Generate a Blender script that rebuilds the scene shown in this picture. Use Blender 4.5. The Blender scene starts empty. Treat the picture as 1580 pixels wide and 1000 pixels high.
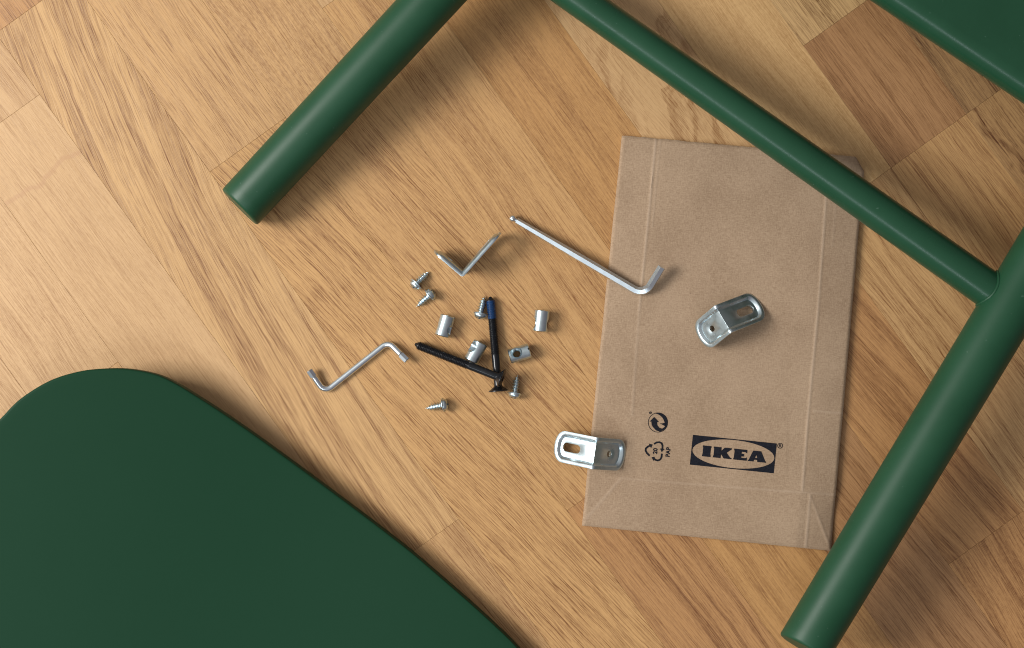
import bpy, bmesh, math, random
import numpy as np
from mathutils import Vector, Matrix, noise as mnoise
from mathutils.geometry import tessellate_polygon

random.seed(7)
R = math.radians
sc = bpy.context.scene
C = sc.collection
MM = 0.001
FW, H = 0.718, 1.0                       # width of floor seen, camera height (m)
PX = FW / 1580.0

# ---------------------------------------------------------------- camera
cam_d = bpy.data.cameras.new("camera")
cam = bpy.data.objects.new("camera", cam_d); C.objects.link(cam)
cam.location = (0, 0, H); cam.rotation_euler = (0, 0, 0)
cam_d.sensor_width = 36; cam_d.lens = 36 / FW * H
cam_d.clip_start = 0.05; cam_d.clip_end = 50
cam_d.dof.use_dof = True; cam_d.dof.focus_distance = H - 0.004; cam_d.dof.aperture_fstop = 7.1
sc.camera = cam
try: sc.cycles.filter_width = 1.05
except Exception: pass

# ---------------------------------------------------------------- world: dim room around the floor, brighter on the window side
w = bpy.data.worlds.new("World"); sc.world = w; w.use_nodes = True
nt = w.node_tree; nt.nodes.clear()
wo = nt.nodes.new("ShaderNodeOutputWorld"); bg = nt.nodes.new("ShaderNodeBackground")
tc = nt.nodes.new("ShaderNodeTexCoord"); dt = nt.nodes.new("ShaderNodeVectorMath"); dt.operation = 'DOT_PRODUCT'
dt.inputs[1].default_value = (-0.93, 0.25, 0.25)
mr = nt.nodes.new("ShaderNodeMapRange"); mr.interpolation_type = 'SMOOTHERSTEP'
mr.inputs[1].default_value = -0.5; mr.inputs[2].default_value = 1.0; mr.inputs[3].default_value = 0.0; mr.inputs[4].default_value = 1.0
mx = nt.nodes.new("ShaderNodeMix"); mx.data_type = 'RGBA'
mx.inputs[6].default_value = (0.258, 0.226, 0.234, 1); mx.inputs[7].default_value = (0.66, 0.65, 0.63, 1)
nt.links.new(tc.outputs["Generated"], dt.inputs[0]); nt.links.new(dt.outputs["Value"], mr.inputs[0])
# the white ceiling above the floor is brighter than the dim walls
sz = nt.nodes.new("ShaderNodeSeparateXYZ"); nt.links.new(tc.outputs["Generated"], sz.inputs[0])
mz = nt.nodes.new("ShaderNodeMapRange"); mz.interpolation_type = 'SMOOTHSTEP'
mz.inputs[1].default_value = 0.45; mz.inputs[2].default_value = 1.0; mz.inputs[3].default_value = 1.0; mz.inputs[4].default_value = 1.30
ml = nt.nodes.new("ShaderNodeMix"); ml.data_type = 'RGBA'; ml.blend_type = 'MULTIPLY'; ml.inputs[0].default_value = 1.0
nt.links.new(sz.outputs[2], mz.inputs[0])
nt.links.new(mr.outputs[0], mx.inputs[0]); nt.links.new(mx.outputs[2], ml.inputs[6]); nt.links.new(mz.outputs[0], ml.inputs[7])
nt.links.new(ml.outputs[2], bg.inputs[0])
bg.inputs[1].default_value = 0.86
nt.links.new(bg.outputs[0], wo.inputs[0])

# ---------------------------------------------------------------- window light, from the left, about 41 degrees up
wl = bpy.data.lights.new("window_light", 'AREA'); wl.shape = 'RECTANGLE'; wl.size = 0.86; wl.size_y = 0.74
wl.energy = 62; wl.color = (1.0, 0.972, 0.93)
wlo = bpy.data.objects.new("window_light", wl); C.objects.link(wlo)
ldir = Vector((-math.cos(R(40)) * math.cos(R(4)), math.cos(R(40)) * math.sin(R(4)), math.sin(R(40))))
wlo.location = ldir * 2.1
wlo.rotation_euler = ldir.to_track_quat('Z', 'Y').to_euler()

# second, smaller and cooler window, lower left and higher up: it draws the thin line of light on the stretcher
w2 = bpy.data.lights.new("second_window_light", 'AREA'); w2.shape = 'RECTANGLE'; w2.size = 1.7; w2.size_y = 0.13
w2.energy = 13.0; w2.color = (0.82, 0.93, 1.0)
w2o = bpy.data.objects.new("second_window_light", w2); C.objects.link(w2o)
d2 = Vector((-0.57 * math.sin(R(41)), -0.82 * math.sin(R(41)), math.cos(R(41))))
w2o.location = d2 * 2.2; 
_x = Vector((0.82, -0.57, 0.0)); _x = (_x - d2 * _x.dot(d2)).normalized()
w2o.rotation_euler = Matrix((_x, d2.cross(_x), d2)).transposed().to_euler()

sc.view_settings.view_transform = 'Standard'; sc.view_settings.look = 'None'
sc.view_settings.exposure = -0.26; sc.view_settings.gamma = 1.0


# ================================================================ helpers
def P(px, py, z=0.0):
    """floor-plan point of a photograph pixel for something standing z metres above the floor"""
    k = PX * (1 - z / H)
    return Vector(((px - 790) * k, -(py - 500) * k, z))

def props(o, label=None, cat=None, group=None, kind=None):
    if label: o['label'] = label
    if cat: o['category'] = cat
    if group: o['group'] = group
    if kind: o['kind'] = kind
    return o

def mesh(name, verts, faces, mat, smooth=True, sharp=None):
    me = bpy.data.meshes.new(name)
    me.from_pydata([tuple(v) for v in verts], [], faces)
    me.validate(); me.update()
    if mat: me.materials.append(mat)
    if smooth:
        me.shade_smooth()
        if sharp: me.set_sharp_from_angle(angle=R(sharp))
    return me

def obj(name, me, parent=None, loc=(0, 0, 0)):
    o = bpy.data.objects.new(name, me); C.objects.link(o)
    o.location = loc
    if parent: o.parent = parent
    return o

def empty(name, loc=(0, 0, 0)):
    o = bpy.data.objects.new(name, None); C.objects.link(o); o.location = loc; o.empty_display_size = 0.01
    return o

def clean(me, dist=1e-6):
    bm = bmesh.new(); bm.from_mesh(me)
    bmesh.ops.remove_doubles(bm, verts=bm.verts, dist=dist)
    bmesh.ops.recalc_face_normals(bm, faces=bm.faces)
    bm.to_mesh(me); bm.free()

def revolve(rf, ss, n=32, c0=True, c1=True):
    """surface round +X; rf(s, theta) -> radius"""
    V, F = [], []
    for s in ss:
        for j in range(n):
            a = 2 * math.pi * j / n; r = rf(s, a)
            V.append((s, r * math.cos(a), r * math.sin(a)))
    for i in range(len(ss) - 1):
        for j in range(n):
            k = (j + 1) % n
            F.append((i * n + j, (i + 1) * n + j, (i + 1) * n + k, i * n + k))
    if c0: F.append(tuple(range(n)))
    if c1: F.append(tuple((len(ss) - 1) * n + j for j in reversed(range(n))))
    return V, F

def lathe(profile, n=32):
    V, F = [], []
    for s, r in profile:
        for j in range(n):
            a = 2 * math.pi * j / n
            V.append((s, r * math.cos(a), r * math.sin(a)))
    m = len(profile)
    for i in range(m - 1):
        for j in range(n):
            k = (j + 1) % n
            F.append((i * n + j, (i + 1) * n + j, (i + 1) * n + k, i * n + k))
    F.append(tuple(range(n))); F.append(tuple((m - 1) * n + j for j in reversed(range(n))))
    return V, F

def sweep(path, radii, n=16, phase=0.0, cap=True):
    """tube along points, side vector kept horizontal"""
    V, F = [], []
    m = len(path)
    for i, p in enumerate(path):
        a = path[max(i - 1, 0)]; b = path[min(i + 1, m - 1)]
        t = (b - a).normalized(); side = Vector((0, 0, 1)).cross(t).normalized(); up = t.cross(side)
        r = radii[i] if isinstance(radii, (list, tuple)) else radii
        for j in range(n):
            q = 2 * math.pi * j / n + phase
            V.append(p + side * (r * math.cos(q)) + up * (r * math.sin(q)))
    for i in range(m - 1):
        for j in range(n):
            k = (j + 1) % n
            F.append((i * n + j, (i + 1) * n + j, (i + 1) * n + k, i * n + k))
    if cap:
        F.append(tuple(range(n))); F.append(tuple((m - 1) * n + j for j in reversed(range(n))))
    return V, F

def corner_path(pts, rad, steps=9):
    """polyline with rounded corners"""
    out = [pts[0]]
    for i in range(1, len(pts) - 1):
        p, a, b = pts[i], pts[i - 1], pts[i + 1]
        ua = (a - p).normalized(); ub = (b - p).normalized()
        ang = ua.angle(ub); d = rad / math.tan(ang / 2)
        A = p + ua * d; B = p + ub * d
        cdir = (ua + ub).normalized(); cen = p + cdir * (rad / math.sin(ang / 2))
        va = A - cen; vb = B - cen; tot = va.angle(vb)
        for k in range(steps + 1):
            f = k / steps
            out.append(cen + (va * math.sin((1 - f) * tot) + vb * math.sin(f * tot)) / math.sin(tot))
    out.append(pts[-1])
    return out

def boolean(me, cutters):
    """subtract cutter meshes from a mesh, return the evaluated result"""
    a = bpy.data.objects.new("tmp", me); C.objects.link(a)
    cs = []
    for cm in cutters:
        c = bpy.data.objects.new("tmpc", cm); C.objects.link(c); cs.append(c)
        m = a.modifiers.new("b", 'BOOLEAN'); m.operation = 'DIFFERENCE'; m.object = c; m.solver = 'EXACT'
    bpy.context.view_layer.update()
    dg = bpy.context.evaluated_depsgraph_get()
    res = bpy.data.meshes.new_from_object(a.evaluated_get(dg))
    for o in [a] + cs: bpy.data.objects.remove(o)
    return res

def axis_matrix(a, b, roll=0.0):
    """frame with X from a to b"""
    x = (b - a).normalized(); up = Vector((0, 0, 1))
    y = up.cross(x).normalized(); z = x.cross(y)
    M = Matrix((x, y, z)).transposed().to_4x4()
    return Matrix.Translation(a) @ M @ Matrix.Rotation(roll, 4, 'X')

def copy_tree(o, parent=None):
    c = o.copy(); C.objects.link(c); c.parent = parent
    for ch in list(o.children): copy_tree(ch, c)
    return c


# ================================================================ materials
class NT:
    def __init__(s, name):
        s.m = bpy.data.materials.new(name); s.m.use_nodes = True
        s.t = s.m.node_tree; s.t.nodes.clear()
        s.out = s.n("ShaderNodeOutputMaterial"); s.b = s.n("ShaderNodeBsdfPrincipled")
        s.l(s.b.outputs[0], s.out.inputs[0])
    def n(s, k): return s.t.nodes.new(k)
    def l(s, a, b): s.t.links.new(a, b)
    def put(s, v, sock):
        if isinstance(v, (int, float)): sock.default_value = v
        elif isinstance(v, (tuple, list)): sock.default_value = v
        else: s.l(v, sock)
    def math(s, op, a, b=0.0, c=None):
        n = s.n("ShaderNodeMath"); n.operation = op; s.put(a, n.inputs[0]); s.put(b, n.inputs[1])
        if c is not None: s.put(c, n.inputs[2])
        return n.outputs[0]
    def vec(s, x, y, z):
        n = s.n("ShaderNodeCombineXYZ"); s.put(x, n.inputs[0]); s.put(y, n.inputs[1]); s.put(z, n.inputs[2]); return n.outputs[0]
    def noise(s, v, scale=1.0, detail=2.0, rough=0.5, dist=0.0):
        n = s.n("ShaderNodeTexNoise"); s.l(v, n.inputs["Vector"]); n.inputs["Scale"].default_value = scale
        n.inputs["Detail"].default_value = detail; n.inputs["Roughness"].default_value = rough; n.inputs["Distortion"].default_value = dist
        return n.outputs[0]
    def rng(s, v, a, b, c=0.0, d=1.0, kind='SMOOTHSTEP'):
        n = s.n("ShaderNodeMapRange"); n.interpolation_type = kind
        s.put(v, n.inputs[0]); s.put(a, n.inputs[1]); s.put(b, n.inputs[2]); s.put(c, n.inputs[3]); s.put(d, n.inputs[4]); return n.outputs[0]
    def mix(s, f, a, b, blend='MIX'):
        n = s.n("ShaderNodeMix"); n.data_type = 'RGBA'; n.blend_type = blend
        s.put(f, n.inputs[0]); s.put(a, n.inputs[6]); s.put(b, n.inputs[7]); return n.outputs[2]
    def attr(s, name, out=2):
        n = s.n("ShaderNodeAttribute"); n.attribute_type = 'OBJECT'; n.attribute_name = name; return n.outputs[out]
    def bump(s, h, strength=0.3, dist=0.0002):
        n = s.n("ShaderNodeBump"); n.inputs["Strength"].default_value = strength; n.inputs["Distance"].default_value = dist
        s.put(h, n.inputs["Height"]); s.l(n.outputs[0], s.b.inputs["Normal"])
    def set(s, **k):
        for a, v in k.items(): s.put(v, s.b.inputs[a.replace('_', ' ')])

floor = empty("floor"); floor.rotation_euler = (0, 0, -R(54.4)); props(floor, kind='structure')

def oak():
    M = NT("oak_wood")
    tcn = M.n("ShaderNodeTexCoord"); tcn.object = floor
    sp = M.n("ShaderNodeSeparateXYZ"); M.l(tcn.outputs["Object"], sp.inputs[0])
    u = M.math('MULTIPLY', sp.outputs[0], 1000.0); v = M.math('MULTIPLY', sp.outputs[1], 1000.0)
    seed = M.attr("seed"); c1 = M.attr("slope"); c2 = M.attr("bend"); uc = M.attr("mid_u"); vc = M.attr("mid_v")
    cath = M.attr("arch"); rf = M.attr("ring_scale"); rc = M.attr("ring_depth"); pc = M.attr("pore_depth"); mo = M.attr("mottle")
    du = M.math('SUBTRACT', u, uc); dv = M.math('SUBTRACT', v, vc)
    wv = M.noise(M.vec(M.math('MULTIPLY', u, 0.006), M.math('MULTIPLY', v, 0.02), seed), 1, 2, 0.5)
    warp = M.math('MULTIPLY', M.math('SUBTRACT', wv, 0.5), 20.0)
    wv2 = M.noise(M.vec(M.math('MULTIPLY', u, 0.03), M.math('MULTIPLY', v, 0.07), seed), 1, 2, 0.5)
    warp2 = M.math('MULTIPLY', M.math('SUBTRACT', wv2, 0.5), 1.6)
    g = M.math('ADD', v, M.math('MULTIPLY', c1, du))
    g = M.math('ADD', g, M.math('MULTIPLY', c2, M.math('MULTIPLY', du, du)))
    gg = M.math('ADD', g, M.math('ADD', warp2, M.math('MULTIPLY', warp, 0.5)))      # grain coordinate
    wv3 = M.noise(M.vec(M.math('MULTIPLY', u, 0.045), M.math('MULTIPLY', v, 0.075), M.math('ADD', seed, 2.2)), 1, 2, 0.5)
    ring = M.math('ADD', M.math('ADD', g, warp), M.math('ADD', M.math('MULTIPLY', cath, M.math('MULTIPLY', M.math('SUBTRACT', wv3, 0.5), 26.0)), M.math('MULTIPLY', M.attr('ring_slope'), du)))
    ring = M.math('ADD', ring, M.math('MULTIPLY', warp2, 1.2))
    rn = M.noise(M.vec(M.math('MULTIPLY', ring, rf), M.math('MULTIPLY', u, 0.0022), seed), 1, 3.0, 0.6)
    rmask = M.rng(rn, 0.40, 0.66)
    rline = M.math('SUBTRACT', 1.0, M.rng(M.math('ABSOLUTE', M.math('SUBTRACT', rn, 0.57)), 0.0, 0.035))
    # long fine fibres, pore dashes, speckle
    fn = M.noise(M.vec(M.math('MULTIPLY', u, 0.017), M.math('MULTIPLY', gg, 1.25), seed), 1, 4.0, 0.7)
    fib = M.rng(fn, 0.40, 0.60)
    pn = M.noise(M.vec(M.math('MULTIPLY', u, 0.011), M.math('MULTIPLY', gg, 0.85), M.math('ADD', seed, 7.3)), 1, 2.0, 0.55)
    pl = M.math('SUBTRACT', 1.0, M.rng(M.math('ABSOLUTE', M.math('SUBTRACT', pn, 0.5)), 0.0, 0.034, kind='LINEAR'))
    gate = M.noise(M.vec(M.math('MULTIPLY', u, 0.022), M.math('MULTIPLY', gg, 0.26), M.math('ADD', seed, 1.9)), 1, 1.0, 0.5)
    pd = M.noise(M.vec(M.math('MULTIPLY', u, 0.028), M.math('MULTIPLY', gg, 1.6), M.math('ADD', seed, 4.1)), 1, 1.0, 0.6)
    pore = M.math('MAXIMUM', M.math('MULTIPLY', pl, M.rng(gate, 0.28, 0.46)), M.math('MULTIPLY', M.rng(pd, 0.58, 0.65), 0.75))
    hn = M.noise(M.vec(M.math('MULTIPLY', u, 0.07), M.math('MULTIPLY', gg, 1.9), M.math('ADD', seed, 5.7)), 1, 2.0, 0.7)
    hair = M.math('SUBTRACT', M.rng(hn, 0.38, 0.62), 0.5)
    mn = M.noise(M.vec(M.math('MULTIPLY', u, 0.34), M.math('MULTIPLY', v, 0.62), seed), 1, 3.0, 0.65)
    mott = M.rng(mn, 0.35, 0.68)
    lg = M.noise(M.vec(M.math('MULTIPLY', u, 0.010), M.math('MULTIPLY', gg, 0.045), M.math('ADD', seed, 3.1)), 1, 2.0, 0.5)
    lgm = M.rng(lg, 0.3, 0.7)
    tone = M.attr("tone", 0)          # vector: light colour of this strip
    deep = M.attr("deep", 0)          # vector: dark colour of this strip
    f = M.math('MULTIPLY', rmask, rc)
    f = M.math('ADD', f, M.math('MULTIPLY', rline, M.math('MULTIPLY', rc, 0.35)))
    f = M.math('ADD', f, M.math('MULTIPLY', fib, 0.30))
    f = M.math('ADD', f, M.math('MULTIPLY', M.math('MULTIPLY', pore, M.rng(rmask, 0, 1, 1.2, 1.6)), pc))
    f = M.math('ADD', f, M.math('MULTIPLY', mott, mo))
    f = M.math('ADD', f, M.math('MULTIPLY', lgm, 0.16))
    f = M.math('ADD', f, M.math('MULTIPLY', hair, 0.42))
    f = M.math('SUBTRACT', f, 0.23)
    cl = M.n("ShaderNodeClamp"); M.l(f, cl.inputs[0]); cl.inputs[2].default_value = 1.5
    col = M.n("ShaderNodeVectorMath"); col.operation = 'SUBTRACT'; M.l(deep, col.inputs[0]); M.l(tone, col.inputs[1])
    sm = M.n("ShaderNodeVectorMath"); sm.operation = 'SCALE'; M.l(col.outputs[0], sm.inputs[0]); M.l(cl.outputs[0], sm.inputs[3])
    ad = M.n("ShaderNodeVectorMath"); ad.operation = 'ADD'; M.l(tone, ad.inputs[0]); M.l(sm.outputs[0], ad.inputs[1])
    # mineral streak crossing one strip
    st = M.attr("streak_u")
    wob = M.noise(M.vec(M.math('MULTIPLY', v, 0.045), 0.0, 3.0), 1, 2.0, 0.5)
    d = M.math('ABSOLUTE', M.math('SUBTRACT', M.math('ADD', u, M.math('MULTIPLY', M.math('SUBTRACT', wob, 0.5), 22.0)), st))
    smask = M.rng(d, 0.7, 2.6, 0.55, 0.0)
    col2 = M.mix(smask, ad.outputs[0], (0.42, 0.235, 0.115, 1))
    M.put(col2, M.b.inputs["Base Color"])
    M.set(Roughness=M.rng(fn, 0.2, 0.8, 0.42, 0.54), Specular_IOR_Level=0.42)
    hgt = M.math('ADD', M.math('MULTIPLY', pore, -1.0), M.math('MULTIPLY', fn, 0.6))
    M.bump(hgt, 0.35, 0.00012)
    return M.m
M_oak = oak()

def paint(name, col, rough=0.4, spec=0.5, var=1.0):
    M = NT(name); tcn = M.n("ShaderNodeTexCoord")
    geo = M.n("ShaderNodeNewGeometry")
    n1 = M.noise(geo.outputs["Position"], 900, 3, 0.6); n2 = M.noise(geo.outputs["Position"], 28, 3, 0.6)
    c = M.mix(M.rng(n2, 0.3, 0.7, 0.5 - .5 * var, 0.5 + .5 * var), (col[0] * .93, col[1] * .95, col[2] * .94, 1), (col[0] * 1.07, col[1] * 1.05, col[2] * 1.06, 1))
    sc_ = M.noise(geo.outputs["Position"], 520, 1, 0.3)
    spk = M.rng(sc_, 0.79, 0.83, 0, 0.3 * (var > .5))
    c = M.mix(spk, c, (0.12, 0.2, 0.16, 1))
    M.put(c, M.b.inputs["Base Color"])
    M.set(Roughness=M.rng(n2, 0.2, 0.8, rough - .03 * var, rough + .05 * var), Specular_IOR_Level=spec)
    M.bump(n1, 0.22, 0.00008)
    return M.m
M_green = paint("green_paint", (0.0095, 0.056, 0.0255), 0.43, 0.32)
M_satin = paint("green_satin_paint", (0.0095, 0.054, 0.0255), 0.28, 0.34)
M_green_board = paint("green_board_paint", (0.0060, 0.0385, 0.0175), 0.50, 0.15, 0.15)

def metal(name, col, rough, bumps=0.15, scale=700, var=1.0):
    M = NT(name); geo = M.n("ShaderNodeTexCoord")
    n1 = M.noise(geo.outputs["Object"], scale, 3, 0.6); n2 = M.noise(geo.outputs["Object"], 160, 3, 0.6)
    c = M.mix(M.rng(n2, 0.3, 0.7, 1 - var, 1.0), (col[0] * .88, col[1] * .90, col[2] * .91, 1), (*col, 1))
    M.put(c, M.b.inputs["Base Color"])
    M.set(Metallic=1.0, Roughness=M.rng(n2, 0.25, 0.75, rough - .06 * var, rough + .08 * var))
    M.bump(n1, bumps, 0.00006)
    return M.m
M_zinc = metal("zinc_plate", (0.60, 0.70, 0.745), 0.30, 0.03, 700, 0.6)
M_steel = metal("steel_key", (0.76, 0.84, 0.90), 0.26, 0.0, 700, 0.15)
M_black = metal("black_oxide", (0.012, 0.013, 0.016), 0.22, 0.04)
M_black.node_tree.nodes["Principled BSDF"].inputs["Metallic"].default_value = 0.35
def flat(name, col, rough=0.5, spec=0.5):
    M = NT(name); geo = M.n("ShaderNodeTexCoord"); n2 = M.noise(geo.outputs["Object"], 900, 2, 0.6)
    c = M.mix(M.rng(n2, 0.3, 0.75), (*col, 1), tuple(x * 1.5 + 0.003 for x in col) + (1,))
    M.put(c, M.b.inputs["Base Color"]); M.set(Roughness=rough, Specular_IOR_Level=spec); return M.m
M_blue = flat("blue_thread_lock", (0.003, 0.026, 0.088), 0.40)
M_ink = flat("print_ink", (0.008, 0.0085, 0.013), 0.8, 0.12)
M_sub = flat("underlay", (0.10, 0.06, 0.03), 0.9)

def kraft():
    M = NT("kraft_paper"); tcn = M.n("ShaderNodeTexCoord")
    mp = M.n("ShaderNodeMapping"); M.l(tcn.outputs["Object"], mp.inputs[0]); mp.inputs["Rotation"].default_value = (0, 0, R(5.6))
    sp = M.n("ShaderNodeSeparateXYZ"); M.l(mp.outputs[0], sp.inputs[0])
    x, y = sp.outputs[0], sp.outputs[1]
    f1 = M.noise(M.vec(M.math('MULTIPLY', x, 260), M.math('MULTIPLY', y, 1300), 0), 1, 3, 0.65)
    f2 = M.noise(M.vec(M.math('MULTIPLY', x, 1400), M.math('MULTIPLY', y, 300), 5), 1, 3, 0.65)
    sk = M.noise(mp.outputs[0], 1100, 2, 0.7)
    lg = M.noise(mp.outputs[0], 22, 3, 0.6)
    f = M.math('ADD', M.math('MULTIPLY', f1, 0.4), M.math('ADD', M.math('MULTIPLY', f2, 0.35), M.math('MULTIPLY', sk, 0.35)))
    f = M.math('ADD', f, M.math('MULTIPLY', M.math('SUBTRACT', lg, 0.5), 0.35))
    c = M.mix(M.rng(f, 0.34, 0.76), (0.258, 0.174, 0.110, 1), (0.408, 0.292, 0.196, 1))
    dk = M.noise(mp.outputs[0], 420, 1, 0.4)
    c = M.mix(M.rng(dk, 0.80, 0.86, 0, 0.5), c, (0.16, 0.10, 0.07, 1))
    ct = M.n("ShaderNodeAttribute"); ct.attribute_name = "crease_lit_rim"
    c = M.mix(M.math('MULTIPLY', ct.outputs[2], 0.42), c, (0.50, 0.385, 0.29, 1))
    M.put(c, M.b.inputs["Base Color"]); M.set(Roughness=0.85, Specular_IOR_Level=0.2)
    M.bump(f, 0.5, 0.00022)
    return M.m
M_kraft = kraft()

# ================================================================ floor: oak strips, each a piece of its own
# photograph pixels: u runs along the grain, v across it. floor frame origin = photograph centre
U0 = 0.582 * 790 + 0.813 * 500; V0 = 0.813 * 790 - 0.582 * 500
bounds = [-607, -464, -321, -177, -35, 109, 253, 397, 540, 683, 825, 967, 1110, 1253, 1396, 1539]
#        strip index: list of (u_start, u_end, params)
pale = ((0.55, 0.355, 0.195), (0.38, 0.218, 0.105))
tan_ = ((0.545, 0.335, 0.165), (0.315, 0.168, 0.074))
gold = ((0.540, 0.322, 0.150), (0.300, 0.152, 0.062))
oran = ((0.50, 0.280, 0.118), (0.31, 0.155, 0.060))
redd = ((0.46, 0.250, 0.112), (0.25, 0.118, 0.048))
brow = ((0.40, 0.220, 0.108), (0.235, 0.115, 0.050))
oliv = ((0.40, 0.245, 0.115), (0.18, 0.098, 0.045))
D = dict(ring_slope=0.0, slope=-0.02, bend=0.0, arch=0.0, ring_scale=0.12, ring_depth=0.30, pore_depth=0.6, mottle=0.18, streak_u=-9999.0)
def pr(col, **k):
    d = dict(D); d.update(k); d['tone'], d['deep'] = col; return d
LO, HI = -700, 2300
S = {
    0: [(LO, 300, pr(tan_)), (300, HI, pr(gold))],
    1: [(LO, 700, pr(pale)), (700, HI, pr(tan_))],
    2: [(LO, 560, pr(pale, mottle=0.3, ring_depth=.2, slope=0.0)), (560, 1300, pr(tan_, ring_depth=.2)), (1300, HI, pr(gold))],
    3: [(LO, 154, pr(pale, ring_depth=.5, pore_depth=.45)), (154, 1000, pr(pale, ring_depth=.12, pore_depth=.35, mottle=.22, streak_u=(262 - U0) * PX * 1000)), (1000, HI, pr(tan_))],
    4: [(LO, 38, pr(redd, ring_depth=.3)), (38, 1063, pr(((0.56, 0.350, 0.172), (0.29, 0.152, 0.066)), slope=0.13, bend=-0.00035, ring_depth=.46, ring_scale=.17, pore_depth=.5, mottle=.08)), (1063, HI, pr(tan_, slope=-.10, ring_depth=.35, pore_depth=.6))],
    5: [(LO, 404, pr(tan_, slope=.0, ring_depth=.12, ring_scale=.2, pore_depth=.65)), (404, HI, pr(((0.55, 0.328, 0.150), (0.295, 0.150, 0.060)), slope=-.14, ring_depth=.16, ring_scale=.16, pore_depth=.85))],
    6: [(LO, 415, pr(tan_, mottle=.40, ring_depth=.22, pore_depth=.35)), (415, 1150, pr(gold, slope=-.12, ring_depth=.12, pore_depth=.75, mottle=.22)), (1150, HI, pr(redd, slope=-.03, ring_depth=.55, ring_scale=.16, pore_depth=.55, mottle=.2))],
    7: [(LO, 300, pr(pale)), (300, 1210, pr(gold, slope=-.02, ring_depth=.30, ring_scale=.08, pore_depth=.5, mottle=.22)), (1210, HI, pr(oran, ring_depth=.4, pore_depth=.4, mottle=.3))],
    8: [(LO, 1090, pr(oran, slope=-.01, ring_depth=.28, ring_scale=.09, pore_depth=.45, mottle=.3)), (1090, HI, pr(brow, ring_depth=.4, ring_scale=.16, slope=-.05))],
    9: [(LO, 930, pr(((0.56, 0.36, 0.195), (0.33, 0.180, 0.082)), arch=1.0, ring_slope=.62, ring_depth=.62, ring_scale=.085, pore_depth=.35, mottle=.15)), (930, 1560, pr(redd, slope=-.1, ring_depth=.5, ring_scale=.2, pore_depth=.5)), (1560, HI, pr(redd, ring_depth=.4, mottle=.35, slope=.1))],
    10: [(LO, 1011, pr(((0.58, 0.375, 0.190), (0.40, 0.230, 0.100)), ring_depth=.22, pore_depth=.25, mottle=.35)), (1011, HI, pr(tan_, slope=-.03, ring_depth=.45, ring_scale=.17, pore_depth=.6))],
    11: [(LO, 779, pr(((0.55, 0.36, 0.185), (0.29, 0.17, 0.08)), ring_depth=.5, arch=.6, ring_scale=.12)), (779, 1011, pr(brow, ring_depth=.35, pore_depth=.55)), (1011, HI, pr(((0.50, 0.30, 0.14), (0.30, 0.155, 0.068)), ring_depth=.35, ring_scale=.17, pore_depth=.65))],
    12: [(LO, 560, pr(tan_)), (560, 1011, pr(((0.38, 0.225, 0.110), (0.17, 0.090, 0.044)), ring_depth=.6, ring_scale=.06, pore_depth=.4)), (1011, HI, pr(((0.42, 0.25, 0.12), (0.20, 0.10, 0.045)), arch=.8, ring_depth=.65, ring_scale=.09))],
    13: [(LO, 900, pr(brow)), (900, HI, pr(redd))],
    14: [(LO, 700, pr(tan_)), (700, HI, pr(brow))],
}
sub = mesh("underlay", [(-1.2, -1.0, -0.0145), (1.2, -1.0, -0.0145), (1.2, 1.0, -0.0145), (-1.2, 1.0, -0.0145)], [(0, 1, 2, 3)], M_sub, False)
so = obj("underlay", sub, floor)
sd = 1.0
for k, lst in S.items():
    v0 = (bounds[k] - V0) * PX; v1 = (bounds[k + 1] - V0) * PX
    for (ua, ub, pm) in lst:
        a = (ua - U0) * PX; b = (ub - U0) * PX
        g = 0.00005; c = 0.00010
        dz = random.uniform(-1, 1) * 0.00001
        cx, cy = (a + b) / 2, (v0 + v1) / 2
        hx, hy = (b - a) / 2 - g, (v1 - v0) / 2 - g
        V = []
        for (ix, z) in ((0, -0.014), (0, -c), (c, 0.0)):
            for sx, sy in ((-1, -1), (1, -1), (1, 1), (-1, 1)):
                V.append((sx * (hx - ix), sy * (hy - ix), z + dz))
        F = [(3, 2, 1, 0), (8, 9, 10, 11)]
        for r_ in (0, 4):
            for j in range(4):
                n_ = (j + 1) % 4; F.append((r_ + j, r_ + n_, r_ + 4 + n_, r_ + 4 + j))
        me = mesh("plank", V, F, M_oak, False)
        o = obj("plank", me, floor, (cx, cy, 0))
        for kk, vv in pm.items(): o[kk] = [float(q) * w_ for q, w_ in zip(vv, (0.945, 0.915, 0.80))] if isinstance(vv, tuple) else float(vv)
        o['seed'] = sd; sd += 13.7
        o['mid_u'] = cx * 1000 if (b - a) < 0.6 else ((max(ua, 0) + min(ub, 1600)) / 2 - U0) * PX * 1000
        o['mid_v'] = cy * 1000
        if k == 9: o['mid_v'] = cy * 1000 + 10

# ================================================================ green chair frame
def px_r(wpx, z): return wpx / 2 * PX * (1 - z / H)

frame = empty("chair_frame", P(1100, 100, 0))
props(frame, "dark green painted chair frame of round legs and a stretcher, lying over the cardboard packet", "chair frame")

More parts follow.
